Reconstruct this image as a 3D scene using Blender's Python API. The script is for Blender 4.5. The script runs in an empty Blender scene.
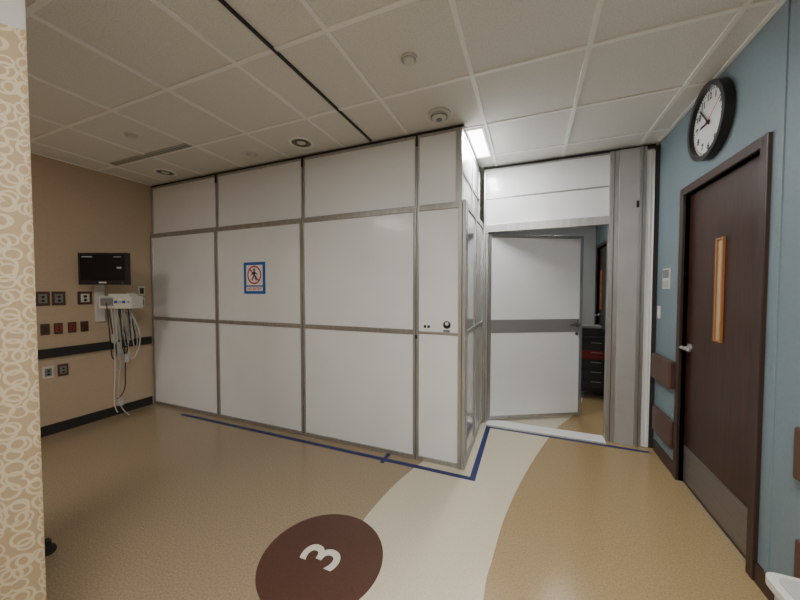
import bpy, bmesh, math, random
from mathutils import Vector, Matrix
random.seed(3)
H=2.77; XR=1.06; XL=-4.44; YB=-2.6; YE=6.5
GX=-.345; GY=2.012; GS=.627

# ---------------- materials ----------------
def mat(name,col,rough=.5,metal=0,coat=0,emit=None,es=0,spec=None):
    m=bpy.data.materials.new(name); m.use_nodes=True
    b=m.node_tree.nodes['Principled BSDF']
    b.inputs['Base Color'].default_value=(*col,1); b.inputs['Roughness'].default_value=rough
    b.inputs['Metallic'].default_value=metal; b.inputs['Coat Weight'].default_value=coat
    if spec is not None: b.inputs['Specular IOR Level'].default_value=spec
    if emit: b.inputs['Emission Color'].default_value=(*emit,1); b.inputs['Emission Strength'].default_value=es
    return m
def noisy(name,c1,c2,scale=200,rough=.5,bump=0,stretch=(1,1,1),metal=0,detail=2,lo=.35,hi=.65,coat=0):
    m=mat(name,c1,rough,metal,coat); nt=m.node_tree; N=nt.nodes; L=nt.links; b=N['Principled BSDF']
    tc=N.new('ShaderNodeTexCoord'); mp=N.new('ShaderNodeMapping'); mp.inputs['Scale'].default_value=stretch
    no=N.new('ShaderNodeTexNoise'); no.inputs['Scale'].default_value=scale; no.inputs['Detail'].default_value=detail
    cr=N.new('ShaderNodeValToRGB'); cr.color_ramp.elements[0].position=lo; cr.color_ramp.elements[1].position=hi
    cr.color_ramp.elements[0].color=(*c1,1); cr.color_ramp.elements[1].color=(*c2,1)
    L.new(tc.outputs['Object'],mp.inputs[0]); L.new(mp.outputs[0],no.inputs['Vector']); L.new(no.outputs['Fac'],cr.inputs[0])
    L.new(cr.outputs[0],b.inputs['Base Color'])
    if bump:
        bp=N.new('ShaderNodeBump'); bp.inputs['Strength'].default_value=bump; bp.inputs['Distance'].default_value=.004
        L.new(no.outputs['Fac'],bp.inputs['Height']); L.new(bp.outputs[0],b.inputs['Normal'])
    return m
M={}
M['tan']=noisy('wall_tan',(.49,.38,.265),(.52,.40,.28),60,.6,.05)
M['blue']=noisy('wall_blue',(.165,.225,.255),(.178,.24,.27),60,.5,.05)
M['grey']=noisy('wall_grey',(.40,.42,.42),(.43,.45,.45),60,.6)
M['tile']=noisy('ceiling_tile',(.66,.655,.625),(.76,.755,.725),130,.9,.08,detail=4,lo=.36,hi=.5)
M['grid']=mat('ceiling_grid',(.88,.88,.86),.4)
M['floor']=noisy('floor_tan',(.265,.20,.125),(.38,.295,.19),110,.20,.0,detail=4,lo=.3,hi=.7)
M['ochre']=noisy('floor_ochre',(.29,.205,.10),(.385,.28,.145),110,.20,.0,detail=4,lo=.3,hi=.7)
M['cream']=noisy('floor_cream',(.56,.50,.375),(.66,.60,.465),110,.20,.0,detail=4,lo=.3,hi=.7)
M['maroon']=noisy('floor_brown',(.075,.03,.02),(.095,.042,.028),110,.35,detail=4)
M['white']=noisy('panel_white',(.77,.785,.795),(.80,.815,.825),3,.2,coat=.2)
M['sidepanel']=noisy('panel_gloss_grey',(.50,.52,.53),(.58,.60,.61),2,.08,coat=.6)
M['alu']=noisy('aluminium',(.40,.40,.39),(.48,.48,.47),40,.36,stretch=(1,1,.1),metal=.75)
M['alud']=mat('groove_dark',(.09,.09,.09),.6)
M['greyband']=mat('grey_band',(.20,.20,.20),.5)
M['greypanel']=noisy('grey_panel',(.44,.44,.435),(.48,.48,.475),6,.35,metal=.25)
M['black']=mat('black_plastic',(.012,.012,.014),.4)
M['rubber']=mat('black_rubber',(.02,.02,.02),.7)
M['navy']=mat('blue_tape',(.013,.024,.12),.45)
M['wood']=noisy('dark_walnut',(.024,.008,.005),(.048,.018,.010),9,.34,stretch=(6,6,.5),detail=6)
M['frame']=mat('brown_frame',(.038,.018,.014),.4)
M['oak']=mat('oak_trim',(.34,.14,.045),.4)
M['glass']=mat('wire_glass',(.50,.40,.25),.06,coat=.5)
M['steel']=noisy('brushed_steel',(.20,.19,.18),(.26,.25,.24),30,.4,stretch=(1,.1,8),metal=.7)
M['offw']=mat('off_white_plastic',(.62,.61,.57),.4)
M['pw']=mat('pure_white',(.8,.8,.8),.5)
M['paint3']=mat('numeral_cream',(.72,.68,.58),.5)
M['screen']=mat('lcd_screen',(.006,.006,.008),.12,spec=.3)
M['scrgrey']=mat('screen_text',(.2,.23,.25),.4,emit=(.5,.6,.65),es=.08)
M['signblue']=mat('sign_blue',(.02,.11,.42),.4)
M['signred']=mat('sign_red',(.6,.03,.02),.4)
M['redplate']=mat('red_plate',(.26,.035,.02),.4)
M['cable']=mat('cable_grey',(.45,.45,.43),.5)
M['red']=mat('cart_red',(.16,.010,.008),.4)
M['brownplate']=mat('brown_plate',(.085,.042,.03),.4)
M['plastic']=mat('poly_sheet',(.85,.85,.85),.3)
M['lens']=mat('light_lens',(.9,.9,.88),.5,emit=(1,.99,.96),es=11)
M['refl']=mat('downlight_reflector',(.25,.25,.25),.25,metal=.8)
M['green']=mat('green_led',(.05,.3,.15),.4)

# ---------------- builders ----------------
class MB:
    def __init__(s): s.bm=bmesh.new(); s.ms=[]
    def mi(s,m):
        if m not in s.ms: s.ms.append(m)
        return s.ms.index(m)
    def box(s,x0,x1,y0,y1,z0,z1,m):
        i=s.mi(m); v=[s.bm.verts.new((x,y,z)) for x in (x0,x1) for y in (y0,y1) for z in (z0,z1)]
        for f in ((0,1,3,2),(4,6,7,5),(0,4,5,1),(2,3,7,6),(0,2,6,4),(1,5,7,3)):
            s.bm.faces.new([v[k] for k in f]).material_index=i
        return v
    def cyl(s,c,ax,r,h,m,seg=32,r2=None):
        i=s.mi(m); r2=r if r2 is None else r2; ax=Vector(ax).normalized(); c=Vector(c)
        q=Vector((0,0,1)).rotation_difference(ax); a=[];b=[]
        for k in range(seg):
            t=2*math.pi*k/seg
            a.append(s.bm.verts.new(c+q@Vector((r*math.cos(t),r*math.sin(t),0))))
            b.append(s.bm.verts.new(c+q@Vector((r2*math.cos(t),r2*math.sin(t),h))))
        s.bm.faces.new(a[::-1]).material_index=i; s.bm.faces.new(b).material_index=i
        for k in range(seg):
            f=s.bm.faces.new((a[k],a[(k+1)%seg],b[(k+1)%seg],b[k])); f.material_index=i; f.smooth=True
    def ring(s,c,ax,ro,ri,h,m,seg=48):
        i=s.mi(m); ax=Vector(ax).normalized(); c=Vector(c); q=Vector((0,0,1)).rotation_difference(ax); R=[]
        for (r,z) in ((ro,0),(ro,h),(ri,h),(ri,0)):
            R.append([s.bm.verts.new(c+q@Vector((r*math.cos(2*math.pi*k/seg),r*math.sin(2*math.pi*k/seg),z))) for k in range(seg)])
        for j in range(4):
            A=R[j];B=R[(j+1)%4]
            for k in range(seg):
                s.bm.faces.new((A[k],A[(k+1)%seg],B[(k+1)%seg],B[k])).material_index=i
    def poly(s,pts,z0,z1,m):
        i=s.mi(m); a=[s.bm.verts.new((x,y,z0)) for x,y in pts]; b=[s.bm.verts.new((x,y,z1)) for x,y in pts]; n=len(pts)
        s.bm.faces.new(a[::-1]).material_index=i; s.bm.faces.new(b).material_index=i
        for k in range(n): s.bm.faces.new((a[k],a[(k+1)%n],b[(k+1)%n],b[k])).material_index=i
    def tube(s,p,q,r,m,seg=12):
        p=Vector(p);q=Vector(q); s.cyl(p,q-p,r,(q-p).length,m,seg)
    def obj(s,name,parent=None,bevel=0,mw=None):
        bmesh.ops.recalc_face_normals(s.bm,faces=s.bm.faces[:])
        me=bpy.data.meshes.new(name); s.bm.to_mesh(me); s.bm.free()
        for m in s.ms: me.materials.append(M[m])
        o=bpy.data.objects.new(name,me); bpy.context.collection.objects.link(o)
        if mw is not None: o.matrix_world=mw
        par(o,parent)
        if bevel:
            b=o.modifiers.new('bevel','BEVEL'); b.width=bevel; b.segments=2; b.limit_method='ANGLE'; b.angle_limit=math.radians(50)
        return o
def par(o,e):
    if e is not None:
        o.parent=e; o.matrix_parent_inverse=Matrix.Translation(-Vector(e.location))
def empty(name,loc):
    e=bpy.data.objects.new(name,None); e.location=loc; e.empty_display_size=.1
    bpy.context.collection.objects.link(e); return e
def text(s,size,loc,right,up,m,name,parent,ext=.0008,bold=0):
    cu=bpy.data.curves.new(name,'FONT'); cu.body=s; cu.size=size; cu.align_x='CENTER'; cu.align_y='CENTER'; cu.extrude=ext; cu.offset=bold
    t=bpy.data.objects.new('tmp',cu); bpy.context.collection.objects.link(t); bpy.context.view_layer.update()
    me=bpy.data.meshes.new_from_object(t.evaluated_get(bpy.context.evaluated_depsgraph_get()))
    bpy.data.objects.remove(t); me.materials.clear(); me.materials.append(M[m])
    o=bpy.data.objects.new(name,me); bpy.context.collection.objects.link(o)
    r=Vector(right).normalized();u=Vector(up).normalized();n=r.cross(u)
    o.matrix_world=Matrix.Translation(loc)@Matrix((r,u,n)).transposed().to_4x4(); par(o,parent); return o
def wire(name,pts,r,m,parent):
    cu=bpy.data.curves.new(name,'CURVE'); cu.dimensions='3D'; cu.bevel_depth=r; cu.bevel_resolution=3; cu.resolution_u=10
    sp=cu.splines.new('NURBS'); sp.points.add(len(pts)-1)
    for k,p in enumerate(pts): sp.points[k].co=(*p,1)
    sp.use_endpoint_u=True; sp.order_u=4; cu.materials.append(M[m])
    o=bpy.data.objects.new(name,cu); bpy.context.collection.objects.link(o); par(o,parent); return o

# ---------------- room shell ----------------
b=MB(); b.box(XL-.12,XR+.15,YB-.12,YE+.12,-.08,0,'floor'); b.obj('floor')
b=MB(); b.box(XL-.12,XR+.15,YB-.12,YE+.12,H,H+.08,'tile'); b.obj('ceiling')
b=MB(); b.box(XL-.12,XL,YB,YE,0,H,'tan'); b.obj('wall_left')
b=MB(); b.box(XL-.12,XR+.12,YB-.12,YB,0,H,'tan'); b.obj('wall_rear')
b=MB(); b.box(XL-.12,XR+.12,YE,YE+.12,0,H,'grey'); b.obj('wall_back')
D0,D1,DZ=2.145,2.995,2.15   # wood door opening
b=MB()
b.box(XR,XR+.12,YB,D0,0,H,'blue'); b.box(XR,XR+.12,D0,D1,DZ,H,'blue'); b.box(XR,XR+.12,D1,5.45,0,H,'blue')
b.box(XR,XR+.12,5.45,6.3,DZ,H,'blue'); b.box(XR,XR+.12,6.3,YE,0,H,'blue')
b.obj('wall_right')
b=MB(); b.box(XR-.005,XR,2.01,2.035,.1,H-.01,'blue'); b.obj('trim_1')
# ceiling grid
b=MB()
k=-8
while GX+GS*k< XR:
    x=GX+GS*k
    if x>XL: b.box(x-.013,x+.013,YB,YE,H-.007,H,'grid')
    k+=1
k=-8
while GY+GS*k< YE:
    y=GY+GS*k
    if y>YB: b.box(XL,XR,y-.013,y+.013,H-.0072,H,'grid')
    k+=1
b.box(XR-.022,XR,YB,YE,H-.008,H,'grid'); b.box(XL,XL+.022,YB,YE,H-.008,H,'grid')
b.obj('trim_2')
# floor inlays
def smooth(pts,n=8):
    out=[];P=[Vector(p) for p in pts]
    for i in range(len(P)-1):
        p0=P[max(i-1,0)];p1=P[i];p2=P[i+1];p3=P[min(i+2,len(P)-1)]
        for j in range(n):
            t=j/n; out.append(.5*((2*p1)+(-p0+p2)*t+(2*p0-5*p1+4*p2-p3)*t*t+(-p0+3*p1-3*p2+p3)*t**3))
    out.append(P[-1]); return [(p.x,p.y) for p in out]
Lc=smooth([(-.45,-1.2),(-.72,0),(-.88,.8),(-.95,1.489),(-.94,1.945),(-.85,2.42),(-.62,3.1),(-.25,3.95),(.2,4.9),(.5,6.4)])
Rc=smooth([(.25,-1.2),(.0,0),(-.15,.8),(-.185,1.48),(-.172,1.72),(-.12,2.16),(.02,2.80),(.256,3.606),(.6,4.5),(.95,6.4)])
b=MB(); b.poly(Lc+Rc[::-1],0,.0012,'cream'); b.obj('floor_inlay_cream')
b=MB(); b.poly(Rc+[(XR-.002,6.4),(XR-.002,-1.2)],0,.0012,'ochre'); b.obj('floor_inlay_ochre')
e=empty('floor_number_medallion',(-1.026,1.389,0))
b=MB(); b.cyl((-1.026,1.389,.0012),(0,0,1),.33,.0014,'maroon',96); b.obj('disc',e)
text('3',.31,(-1.02,1.395,.0034),(.02,1,0),(-1,.02,0),'paint3','numeral',e,.0006,.004)

# baseboards / rails
b=MB(); b.box(XL,XL+.012,YB,2.50,0,.10,'rubber'); b.obj('baseboard_left')
b=MB(); b.box(XR-.012,XR,3.06,3.49,0,.10,'frame'); b.box(XR-.012,XR,3.62,5.39,0,.10,'frame'); b.box(XR-.012,XR,YB,2.085,0,.10,'frame'); b.obj('baseboard_right')
b=MB(); b.box(XL,XL+.03,YB,2.50,.775,.865,'rubber'); b.obj('trim_3',bevel=.006)
b=MB()
for (a,c) in ((3.08,3.48),(YB,1.82)):
    b.box(XR-.045,XR,a,c,.67,.89,'brownplate'); b.box(XR-.03,XR,a,c,.20,.42,'brownplate')
b.obj('trim_4',bevel=.012)

# ---------------- containment partition ----------------
P=empty('containment_partition',(-1.5,2.6,0))
YF=2.52; XC=-.47; YD=3.53; ZT=H-.03
b=MB()
mull=[-4.42,-3.27,-2.074,-.89]
def vpost(b,x,y0,y1,z0,z1,w=.026):
    b.box(x-w,x-.003,y0,y1,z0,z1,'alu'); b.box(x+.003,x+w,y0,y1,z0,z1,'alu'); b.box(x-.003,x+.003,y0+.008,y1,z0,z1,'alud')
b.box(XL+.004,XC-.05,YF+.012,YF+.05,.0,2.14,'white')
b.box(XL+.004,XC-.05,YF+.035,YF+.07,2.14,ZT,'white')
b.box(XL+.004,XC-.03,YF+.03,YF+.075,ZT,H-.0085,'black')
b.obj('front_panels',P)
b=MB()
for x in mull[1:]:
    vpost(b,x,YF,YF+.06,0,2.14); vpost(b,x,YF+.022,YF+.06,2.14,ZT,.02)
b.box(XL+.004,XL+.03,YF,YF+.06,0,2.14,'alu'); b.box(XL+.004,XL+.026,YF+.022,YF+.06,2.14,ZT,'alu')
segs=[(XL+.03,mull[1]-.026),(mull[1]+.026,mull[2]-.026),(mull[2]+.026,mull[3]-.026),(mull[3]+.026,XC-.06)]
for i,(a,c) in enumerate(segs):
    b.box(a,c,YF,YF+.05,0,.035,'alu'); b.box(a,c,YF,YF+.06,2.105,2.14,'alu')
    if i<3: b.box(a,c,YF,YF+.05,1.075,1.115,'alu')
    else: b.box(a,c,YF,YF+.05,1.085,1.105,'alu')
    b.box(a,c,YF+.022,YF+.06,ZT-.02,ZT,'alu'); b.box(a,c,YF+.022,YF+.06,2.14,2.16,'alu')
b.box(XC-.06,XC-.032,YF-.01,YF+.06,0,2.16,'alu'); b.box(XC-.028,XC,YF-.01,YF+.06,0,2.16,'alu'); b.box(XC-.032,XC-.028,YF,YF+.06,0,2.15,'alud')
b.box(XC-.09,XC-.04,YF+.02,YF+.07,2.14,ZT,'alu')
b.obj('front_frame',P,bevel=.002)
b=MB()
for x in mull[1:]:
    b.box(x-.006,x+.008,YF+.010,YF+.0215,ZT-.09,ZT,'black')
b.box(-.894,-.878,YF-.005,YF,1.04,1.07,'black')
b.obj('clips',P)
# side
b=MB()
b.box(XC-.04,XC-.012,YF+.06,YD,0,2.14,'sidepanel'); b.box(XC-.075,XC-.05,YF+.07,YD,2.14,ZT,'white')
b.box(XC-.08,XC-.045,YF+.07,YD,ZT,H-.014,'black')
b.obj('side_panels',P)
b=MB()
for (y0,y1) in ((YF+.06,YF+.085),(YF+.5,YF+.545),(YD-.03,YD)):
    b.box(XC-.045,XC,y0,y1,0,2.16,'alu'); b.box(XC-.08,XC-.042,y0+.012,y1,2.16,ZT,'alu')
for (z0,z1) in ((0,.04),(1.075,1.115),(2.11,2.16)): b.box(XC-.044,XC-.002,YF+.085,YD-.03,z0,z1,'alu')
b.box(XC-.08,XC-.043,YF+.085,YD-.03,2.40,2.425,'alu'); b.box(XC-.08,XC-.043,YF+.085,YD-.03,ZT-.025,ZT,'alu')
b.obj('side_frame',P,bevel=.002)
# door wall
b=MB()
b.box(XC,.70,YD+.02,YD+.05,2.15,ZT,'white')
b.box(XC,XR-.03,YD+.01,YD+.06,ZT,H-.009,'black')
b.obj('door_wall_panels',P)
b=MB()
b.box(XC,XC+.02,YD,YD+.06,0,2.07,'alu'); b.box(XC+.024,XC+.045,YD,YD+.06,0,2.07,'alu'); b.box(XC+.02,XC+.024,YD+.01,YD+.06,0,2.07,'alud')
b.box(XC,.68,YD,YD+.06,2.07,2.15,'alu')
b.box(XC,.68,YD+.012,YD+.05,2.425,2.437,'alu'); b.box(XC,.68,YD+.01,YD+.05,ZT-.015,ZT,'alu'); b.box(XC,XC+.02,YD+.008,YD+.05,2.15,ZT-.015,'alu')
b.box(.68,.715,YD-.01,YD+.07,0,ZT,'alu'); b.box(.72,.755,YD-.01,YD+.07,0,ZT,'alu'); b.box(.715,.72,YD,YD+.07,0,ZT,'alud')
b.box(.755,.905,YD-.02,YD+.06,0,ZT,'greypanel')
b.box(.905,.93,YD-.03,YD+.06,0,ZT,'alu'); b.box(.93,.936,YD-.01,YD+.06,0,ZT,'alud'); b.box(.936,.96,YD-.02,YD+.06,0,ZT,'alu')
b.box(.885,.905,YD-.035,YD-.02,2.20,2.26,'black')
b.obj('door_wall_frame',P,bevel=.002)
b=MB(); b.box(XC+.045,.68,YD-.07,YD+.09,.0014,.012,'pw'); b.box(XC+.045,.68,YD-.10,YD-.07,.0014,.008,'alu'); b.obj('threshold',P,bevel=.003)
# poly sheet seal (wavy)
bm=bmesh.new(); cols=[]
for i in range(9):
    x=.962+i*.0075; cols.append([bm.verts.new((x,YD-.005+.012*math.sin(i*1.9+z*1.3)*(.6+.4*math.sin(z*3)),z)) for z in [j*.1+.004 for j in range(28)]])
for i in range(8):
    for j in range(27): bm.faces.new((cols[i][j],cols[i+1][j],cols[i+1][j+1],cols[i][j+1])).smooth=True
me=bpy.data.meshes.new('poly_sheet'); bm.to_mesh(me); bm.free(); me.materials.append(M['plastic'])
o=bpy.data.objects.new('poly_sheet',me); bpy.context.collection.objects.link(o); par(o,P)
b=MB(); b.box(1.023,XR-.001,YD-.005,YD+.03,0.002,ZT,'rubber'); b.obj('wall_gap_dark',P)  # black strip painting in the darkness of the open gap at the wall
# leaf
mw=Matrix.Translation((XC+.05,YD+.02,0))@Matrix.Rotation(math.radians(29),4,'Z')
b=MB(); W=1.11
b.box(.03,W-.03,.006,.038,.05,2.03,'white')
b.box(0,.035,0,.044,.03,2.055,'alu'); b.box(W-.035,W,0,.044,.03,2.055,'alu'); b.box(.035,W-.035,0,.044,.03,.06,'alu'); b.box(.035,W-.035,0,.044,2.02,2.055,'alu')
b.box(.036,W-.036,.002,.042,.98,1.125,'greyband')
b.cyl((W-.07,.0,1.07),(0,-1,0),.026,.012,'steel'); b.cyl((W-.07,-.012,1.07),(0,-1,0),.01,.035,'steel'); b.box(W-.17,W-.06,-.055,-.04,1.06,1.08,'steel')
b.cyl((W-.07,.0,.96),(0,-1,0),.02,.01,'steel')
b.obj('door_leaf',P,bevel=.002,mw=mw)
# stickers
b=MB(); b.box(-.83,-.76,YF+.009,YF+.0118,1.125,1.165,'pw'); b.box(-.822,-.80,YF+.0085,YF+.0092,1.133,1.157,'black'); b.box(-.79,-.768,YF+.0085,YF+.0092,1.133,1.157,'black')
b.cyl((-.625,YF+.012,1.165),(0,-1,0),.032,.002,'black'); b.cyl((-.625,YF+.0098,1.175),(0,-1,0),.015,.001,'offw'); b.box(-.655,-.60,YF+.009,YF+.0118,1.105,1.125,'greyband')
b.obj('stickers',P)

# sign
S=empty('no_entry_sign',(-2.705,YF,1.58)); sy=YF+.011
b=MB(); b.box(-2.855,-2.555,sy-.003,sy,1.41,1.745,'signblue'); b.box(-2.82,-2.59,sy-.004,sy-.003,1.50,1.715,'pw')
b.box(-2.82,-2.59,sy-.004,sy-.003,1.44,1.485,'pw'); b.ring((-2.705,sy-.004,1.61),(0,-1,0),.098,.082,.001,'signred')
v=b.box(-.085,.085,-.0012,0,-.008,.008,'signred')
R=Matrix.Translation((-2.705,sy-.004,1.61))@Matrix.Rotation(math.radians(45),4,'Y')
for q in v: q.co=R@q.co
b.cyl((-2.705,sy-.0045,1.665),(0,-1,0),.014,.0012,'black',20)
b.box(-2.717,-2.693,sy-.0055,sy-.0042,1.60,1.648,'black')
for (p,q) in (((-2.70,1.605),(-2.675,1.55)),((-2.708,1.605),(-2.735,1.555)),((-2.70,1.64),(-2.665,1.615)),((-2.71,1.64),(-2.745,1.61))):
    b.tube((p[0],sy-.0045,p[1]),(q[0],sy-.0045,q[1]),.006,'black',8)
b.obj('placard',S)
text('NO ENTRY',.04,(-2.705,sy-.0045,1.462),(1,0,0),(0,0,1),'signred','lettering',S,.0003,.0008)

# tape
b=MB(); 
b.box(-3.74,-.37,2.395,2.44,.0014,.0026,'navy'); b.box(-.415,-.37,2.4402,3.40,.0014,.0026,'navy'); b.box(-.415,1.0,3.4002,3.44,.0014,.0024,'navy')
b.box(-1.155,-1.12,2.36,2.3948,.0014,.0026,'navy'); b.box(-1.155,-1.12,2.4402,2.515,.0014,.0026,'navy'); b.obj('floor_marking_tape')

# ---------------- right wall: wood door ----------------
def wood_door(name,y0,y1,full=True):
    e=empty(name,(XR,(y0+y1)/2,0))
    b=MB(); f=.055
    b.box(XR-.018,XR+.118,y0-f,y0,0,DZ+f,'frame'); b.box(XR-.018,XR+.118,y1,y1+f,0,DZ+f,'frame'); b.box(XR-.018,XR+.118,y0,y1,DZ,DZ+f,'frame')
    b.box(XR+.07,XR+.09,y0,y0+.015,0,DZ,'frame'); b.box(XR+.07,XR+.09,y1-.015,y1,0,DZ,'frame')
    b.obj('frame',e,bevel=.003)
    b=MB(); b.box(XR+.025,XR+.068,y0+.003,y1-.003,.008,DZ-.004,'wood')
    b.box(XR+.022,XR+.025,y0+.02,y1-.02,.03,.29,'steel')
    yw=y0+.37 if full else y0+.6
    for q in ((yw,yw+.014,1.128,1.772),(yw+.071,yw+.085,1.128,1.772),(yw+.014,yw+.071,1.128,1.142),(yw+.014,yw+.071,1.758,1.772)):
        b.box(XR+.012,XR+.0249,q[0],q[1],q[2],q[3],'oak')
    b.box(XR+.021,XR+.0248,yw+.0142,yw+.0708,1.1422,1.7578,'glass')
    b.obj('leaf',e,bevel=.001)
    b=MB(); yh=y1-.07
    b.cyl((XR+.025,yh,1.03),(-1,0,0),.03,.012,'alu'); b.cyl((XR+.013,yh,1.03),(-1,0,0),.011,.045,'alu')
    b.tube((XR-.03,yh+.005,1.03),(XR-.03,yh-.13,1.03),.011,'alu'); b.obj('lever_handle',e,bevel=.002)
    b=MB()
    for z in (.25,1.05,1.85): b.cyl((XR+.018,y0+.004,z),(0,0,1),.007,.1,'steel',12)
    b.obj('hinges',e)
wood_door('door_1',D0,D1); wood_door('door_2',5.45,6.3,False)

# clock
cy,cz=2.63,2.515; r=.232
C=empty('wall_clock',(XR,cy,cz))
b=MB(); b.ring((XR,cy,cz),(-1,0,0),r,r-.03,.05,'black',64); b.cyl((XR,cy,cz),(-1,0,0),r-.029,.025,'pw',64)
def hand(ang,l0,l1,w,d,m):
    v=b.box(0,.002,-w/2,w/2,l0,l1,m)
    R=Matrix.Translation((XR-d,cy,cz))@Matrix.Rotation(math.radians(ang),4,'X')
    for q in v: q.co=R@q.co
for k in range(60): hand(k*6,.183,.197,.006 if k%5==0 else .002,.027,'black')
hand(270,-.02,.10,.014,.030,'black'); hand(318,-.03,.155,.010,.033,'black'); hand(60,-.03,.16,.003,.036,'signred')
b.cyl((XR-.025,cy,cz),(-1,0,0),.009,.014,'black',20)
b.obj('clock_body',C)
for k in range(1,13):
    a=math.radians(k*30); text(str(k),.058,(XR-.0262,cy-.152*math.sin(a),cz+.152*math.cos(a)),(0,-1,0),(0,0,1),'black','numeral_%d'%k,C,.0003,.0018)
# plaque & switch
b=MB(); b.box(XR-.008,XR,3.24,3.38,1.46,1.63,'offw'); b.box(XR-.010,XR-.008,3.25,3.37,1.55,1.62,'greyband'); b.box(XR-.0095,XR-.008,3.25,3.37,1.47,1.53,'greypanel'); b.obj('room_plaque',bevel=.001)
b=MB(); b.box(XR-.006,XR,3.43,3.49,1.20,1.31,'offw'); b.box(XR-.010,XR-.006,3.45,3.47,1.235,1.275,'pw'); b.obj('light_switch',bevel=.001)

# ---------------- ceiling fixtures ----------------
def tc(i,j): return GX-GS/2+GS*i, GY+GS/2+GS*j
def puck(name,x,y,r,h,m='offw'):
    b=MB(); b.cyl((x,y,H),(0,0,-1),r,h*.5,m); b.cyl((x,y,H-h*.5),(0,0,-1),r*.85,h*.5,m,r2=r*.5); b.obj(name)
puck('sprinkler_cover',-.655,1.73,.048,.022)
b=MB(); b.cyl((-.645,2.345,H),(0,0,-1),.085,.018,'offw'); b.cyl((-.645,2.345,H-.018),(0,0,-1),.064,.026,'offw',r2=.05)
b.ring((-.645,2.345,H-.030),(0,0,-1),.062,.056,.004,'greyband'); b.cyl((-.645,2.345,H-.044),(0,0,-1),.022,.006,'greyband'); b.obj('smoke_detector')
puck('sprinkler_cover',-3.163,1.672,.05,.02); puck('sprinkler_cover',-2.52,2.34,.05,.02)
for x in (-1.91,-3.80):
    b=MB(); b.ring((x,2.33,H),(0,0,-1),.11,.085,.008,'grid'); b.cyl((x,2.33,H-.0005),(0,0,-1),.086,.003,'refl'); b.ring((x,2.33,H-.003),(0,0,-1),.055,.045,.004,'alud'); b.cyl((x,2.33,H-.003),(0,0,-1),.04,.003,'offw'); b.obj('recessed_downlight')
b=MB(); b.box(-4.05,-2.87,1.940,1.998,H-.012,H-.0002,'cable')
for k in range(2): b.box(-4.04,-2.88,1.952+k*.022,1.962+k*.022,H-.0135,H-.012,'greyband')
b.obj('linear_air_diffuser')
b=MB(); b.box(-1.317,-1.304,YB+.02,2.53,H-.016,H-.0002,'black'); b.obj('black_ceiling_track')

def troffer(name,cx,cy_,w,l,power,col=(1,.95,.87)):
    e=empty(name,(cx,cy_,H))
    b=MB(); z0=H-.013
    b.box(cx-w/2,cx+w/2,cy_-l/2,cy_-l/2+.02,z0,H-.0005,'grid'); b.box(cx-w/2,cx+w/2,cy_+l/2-.02,cy_+l/2,z0,H-.0005,'grid')
    b.box(cx-w/2,cx-w/2+.02,cy_-l/2+.02,cy_+l/2-.02,z0,H-.0005,'grid'); b.box(cx+w/2-.02,cx+w/2,cy_-l/2+.02,cy_+l/2-.02,z0,H-.0005,'grid')
    b.box(cx-w/2+.02,cx+w/2-.02,cy_-l/2+.02,cy_+l/2-.02,H-.009,H-.001,'lens'); b.obj('housing',e)
    ld=bpy.data.lights.new(name+'_lamp','AREA'); ld.shape='RECTANGLE'; ld.size=w-.06; ld.size_y=l-.06; ld.energy=power; ld.color=col
    o=bpy.data.objects.new('lamp',ld); o.location=(cx,cy_,H-.0125); bpy.context.collection.objects.link(o); par(o,e)
troffer('ceiling_light_troffer',(-.36+-.515)/2,GY+GS*1.5,.155,.60,22,(1,.99,.97))
X1,Y1=tc(1,-4)
troffer('ceiling_light_troffer',X1,Y1,.60,1.22,82,(1,.97,.92))
X1,Y1=tc(-3,-5); troffer('ceiling_light_troffer',X1,Y1,.60,1.22,22,(1,.93,.83))
troffer('ceiling_light_troffer',.28,4.85,.60,.60,11)

# ---------------- left wall equipment ----------------
E=empty('patient_monitor',(XL,1.9,1.6))
mw=Matrix.Translation((-4.10,1.89,1.67))@Matrix.Rotation(math.radians(22.3),4,'Z')
b=MB(); b.box(-.25,.25,-.02,.03,-.165,.165,'black'); b.box(-.19,.19,.03,.06,-.12,.12,'black'); b.box(-.228,.228,-.0215,-.02,-.12,.145,'screen')
b.box(-.21,-.1,-.0225,-.0215,.118,.13,'scrgrey'); b.box(.12,.2,-.0225,-.0215,.118,.126,'scrgrey'); b.box(.15,.2,-.0225,-.0215,.0,.02,'scrgrey')
b.box(-.04,.04,-.0215,-.02,-.15,-.135,'offw'); b.box(.2,.21,-.0215,-.02,-.15,-.14,'green'); b.obj('display',E,bevel=.004,mw=mw)
b=MB(); b.box(XL,XL+.03,1.95,2.03,1.1,1.8,'offw'); b.tube((XL+.03,1.99,1.66),(-4.14,1.97,1.66),.025,'offw'); b.cyl((-4.14,1.965,1.56),(0,0,1),.03,.2,'greyband')
b.tube((XL+.03,1.99,1.28),(-4.2,2.02,1.28),.02,'offw'); b.obj('wall_arm',E,bevel=.003)
mw=Matrix.Translation((-4.05,1.99,1.325))@Matrix.Rotation(math.radians(22.3),4,'Z')
b=MB(); b.box(-.17,.17,-.05,.10,-.07,.06,'offw'); b.box(-.155,-.02,-.053,-.05,-.04,.04,'greyband')
for k in range(4): b.cyl((.01+.042*k,-.05,.0),(0,-1,0),.014,.012,'cable' if k%2 else 'signblue',16)
b.box(-.155,-.02,-.053,-.05,.046,.052,'green'); b.box(-.09,.13,-.03,.08,.06,.085,'offw'); b.obj('parameter_module',E,bevel=.006,mw=mw)
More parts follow.
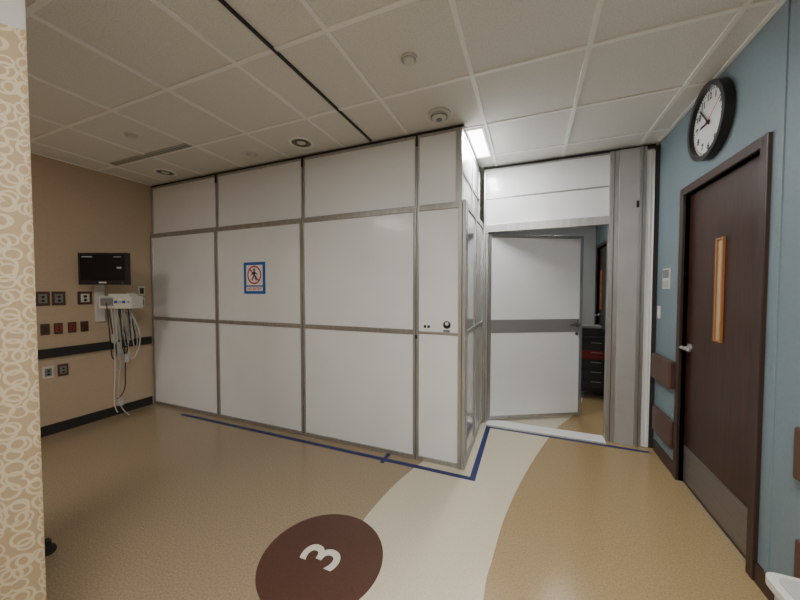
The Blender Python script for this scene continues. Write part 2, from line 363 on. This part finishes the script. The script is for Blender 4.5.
for i in range(9):
    y=1.93+.028*i+random.uniform(-.01,.01); x=-4.12+random.uniform(-.05,.04); zb=random.uniform(.55,1.0)
    wire('cable_%d'%i,[(x+.03,y-.03,1.31),(x+.10,y-.05,1.22),(x+.02,y,zb+.15),(x-.06,y+.05,zb-.05),(x-.02,y+.09,zb+.02),(x-.0,y+.03,zb+.25),(x-.03,y+.02,1.24)],.005,'cable' if i%3 else 'black',E)
wire('cable_long',[(-4.1,2.05,1.25),(-4.12,2.02,.9),(-4.2,2.06,.6),(-4.15,2.0,.35),(-4.25,2.06,.12),(-4.22,2.14,.02)],.006,'cable',E)
wire('cable_long_b',[(-4.1,2.0,1.25),(-4.16,2.1,.8),(-4.15,2.06,.5),(-4.22,2.12,.3),(-4.2,2.02,.25)],.005,'black',E)
wire('cable_long_c',[(-4.1,2.0,1.25),(-4.16,1.98,.8),(-4.15,2.0,.5),(-4.22,1.98,.2),(-4.2,2.02,.10)],.005,'offw',E)
wire('cable_loop',[(-4.12,2.1,1.25),(-4.1,2.22,1.0),(-4.2,2.25,.75),(-4.2,2.16,.62),(-4.15,2.1,.75),(-4.2,2.12,1.2)],.007,'offw',E)
b=MB()
for (y,z,l) in ((2.02,.82,.13),(1.98,.93,.10),(2.08,.70,.1),(2.13,.95,.12),(2.04,1.02,.14),(2.02,.22,.07)):
    b.box(-4.16,-4.12,y-.02,y+.025,z-l/2,z+l/2,'cable')
b.obj('sensor_probes',E,bevel=.008)
def plate(name,y,z,w,h,m1,m2):
    b=MB(); b.box(XL,XL+.008,y-w/2,y+w/2,z-h/2,z+h/2,m1); b.box(XL+.008,XL+.013,y-w*.3,y+w*.3,z-h*.32,z+h*.32,m2)
    b.cyl((XL+.013,y,z+h*.12),(1,0,0),w*.12,.004,'black',12); b.cyl((XL+.013,y,z-h*.16),(1,0,0),w*.12,.004,'black',12); b.obj(name,bevel=.001)
for y in (1.55,1.665): plate('gas_outlet',y,1.365,.10,.14,'brownplate','greyband')
plate('gas_outlet',1.87,1.365,.12,.14,'brownplate','offw')
for i,y in enumerate((1.56,1.655,1.76,1.86)): plate('electrical_outlet',y,1.06,.065,.11,'brownplate','redplate' if i in (1,2) else 'brownplate')
for y in (1.57,1.68): plate('data_outlet',y,.63,.08,.12,'offw' if y<1.6 else 'brownplate','greyband')
plate('electrical_outlet',2.41,1.44,.07,.11,'offw','brownplate'); plate('electrical_outlet',2.41,1.30,.07,.11,'offw','greyband'); plate('electrical_outlet',2.30,1.36,.08,.12,'offw','brownplate')
plate('data_outlet',2.30,1.08,.06,.09,'offw','greyband')

# ---------------- curtain ----------------
m=mat('curtain_fabric',(.5,.38,.22),.8); nt=m.node_tree;N=nt.nodes;L=nt.links;bs=N['Principled BSDF']
uv=N.new('ShaderNodeUVMap'); prev=None
for (sc,off) in ((22,0),(17,3.3)):
    mp=N.new('ShaderNodeMapping'); mp.inputs['Location'].default_value=(off,off,0); L.new(uv.outputs[0],mp.inputs[0])
    vo=N.new('ShaderNodeTexVoronoi'); vo.voronoi_dimensions='2D'; vo.inputs['Scale'].default_value=sc; vo.inputs['Randomness'].default_value=.6; L.new(mp.outputs[0],vo.inputs['Vector'])
    s=N.new('ShaderNodeMath'); s.operation='SUBTRACT'; s.inputs[1].default_value=.37; L.new(vo.outputs['Distance'],s.inputs[0])
    a=N.new('ShaderNodeMath'); a.operation='ABSOLUTE'; L.new(s.outputs[0],a.inputs[0])
    l=N.new('ShaderNodeMath'); l.operation='LESS_THAN'; l.inputs[1].default_value=.065; L.new(a.outputs[0],l.inputs[0])
    if prev is None: prev=l
    else:
        mx=N.new('ShaderNodeMath'); mx.operation='MAXIMUM'; L.new(prev.outputs[0],mx.inputs[0]); L.new(l.outputs[0],mx.inputs[1]); prev=mx
cm=N.new('ShaderNodeMix'); cm.data_type='RGBA'; cm.inputs[6].default_value=(.31,.23,.135,1); cm.inputs[7].default_value=(.44,.36,.24,1)
L.new(prev.outputs[0],cm.inputs[0]); L.new(cm.outputs[2],bs.inputs['Base Color']); M['curtain']=m
m=mat('curtain_mesh',(.6,.58,.54),.8); m.node_tree.nodes['Principled BSDF'].inputs['Alpha'].default_value=.6; M['mesh']=m
CU=empty('privacy_curtain',(-2.1,.45,0))
def curtain(name,z0,z1,m,nz):
    bm=bmesh.new(); uvl=bm.loops.layers.uv.new('UVMap'); n=170; rows=[]
    for i in range(n+1):
        s_=i/n*1.5; x=-1.443-s_*.85; y=.489-.12*s_-.032*(1-math.cos(s_*38))-.01*(1-math.cos(s_*17))
        rows.append([(bm.verts.new((x,y,z0+(z1-z0)*j/nz)),(s_*1.5,z0+(z1-z0)*j/nz)) for j in range(nz+1)])
    for i in range(n):
        for j in range(nz):
            q=[rows[i][j],rows[i+1][j],rows[i+1][j+1],rows[i][j+1]]
            f=bm.faces.new([t[0] for t in q]); f.smooth=True
            for lp,t in zip(f.loops,q): lp[uvl].uv=t[1]
    me=bpy.data.meshes.new(name); bm.to_mesh(me); bm.free(); me.materials.append(M[m])
    o=bpy.data.objects.new(name,me); bpy.context.collection.objects.link(o); par(o,CU)
curtain('fabric',.32,2.25,'curtain',12); curtain('mesh_header',2.25,2.726,'mesh',3)
b=MB(); b.box(-3.2,-1.34,.38,.41,H-.045,H-.0075,'offw')
b.obj('track',CU)

# wheeled stool behind the curtain
sx,sy_=-2.45,.64
ST=empty('wheeled_stool',(sx,sy_,0)); b=MB(); cx,cy_=sx,sy_
for k in range(5):
    a=math.radians(10+72*k); px,py=cx+.20*math.cos(a),cy_+.20*math.sin(a)
    b.tube((cx,cy_,.11),(px,py,.075),.02,'black'); b.cyl((px+.012*math.sin(a),py-.012*math.cos(a),.028),(-math.sin(a),math.cos(a),0),.028,.03,'rubber',20); b.tube((px,py,.04),(px,py,.085),.01,'black')
b.cyl((cx,cy_,.09),(0,0,1),.035,.06,'black'); b.cyl((cx,cy_,.15),(0,0,1),.02,.30,'steel'); b.cyl((cx,cy_,.45),(0,0,1),.15,.07,'black',40,r2=.16); b.obj('stool_body',ST,bevel=.004)

# waste bin lower right
b=MB(); 
def rr(x0,x1,y0,y1,r,n=6):
    out=[]
    for (cx,cy_,a0) in ((x1-r,y1-r,0),(x0+r,y1-r,90),(x0+r,y0+r,180),(x1-r,y0+r,270)):
        for k in range(n+1):
            a=math.radians(a0+90*k/n); out.append((cx+r*math.cos(a),cy_+r*math.sin(a)))
    return out
b.poly(rr(.855,.99,1.33,1.61,.03),0.0013,.34,'offw'); b.poly(rr(.835,1.01,1.31,1.63,.04),.34,.375,'offw'); b.poly(rr(.86,.985,1.34,1.60,.03),.375,.383,'cable')
b.obj('waste_bin',bevel=.006)

# crash cart beyond door
K=empty('crash_cart',(.8,5.1,0)); b=MB()
b.box(.60,1.02,4.85,5.35,.12,.80,'black'); b.box(.58,1.03,4.83,5.37,.80,.83,'black'); b.box(.59,1.03,4.84,5.36,.09,.12,'black')
for k in range(5):
    z=.14+k*.13; b.box(.62,1.0,4.842,4.85,z,z+.118,'red' if k==3 else 'rubber'); b.box(.76,.88,4.83,4.842,z+.085,z+.095,'greyband')
for x in (.64,.98):
    for y in (4.9,5.3): b.cyl((x-.012,y,.046),(1,0,0),.045,.024,'rubber',20)
b.box(.64,.95,4.95,5.25,.83,.93,'black'); b.box(.66,.9,4.98,5.2,.93,.96,'greyband'); b.tube((.58,4.85,.74),(.58,5.33,.74),.012,'steel')
b.obj('cart_body',K,bevel=.003)

# ---------------- world & camera ----------------
w=bpy.data.worlds.new('World'); bpy.context.scene.world=w; w.use_nodes=True
w.node_tree.nodes['Background'].inputs[0].default_value=(.5,.5,.5,1); w.node_tree.nodes['Background'].inputs[1].default_value=.1
cd=bpy.data.cameras.new('camera'); cd.sensor_width=36; cd.lens=36*317/800; cd.clip_start=.02
co=bpy.data.objects.new('camera',cd); co.location=(0,0,1.45); co.rotation_euler=(math.radians(88.2),0,math.radians(22.3))
bpy.context.collection.objects.link(co); bpy.context.scene.camera=co
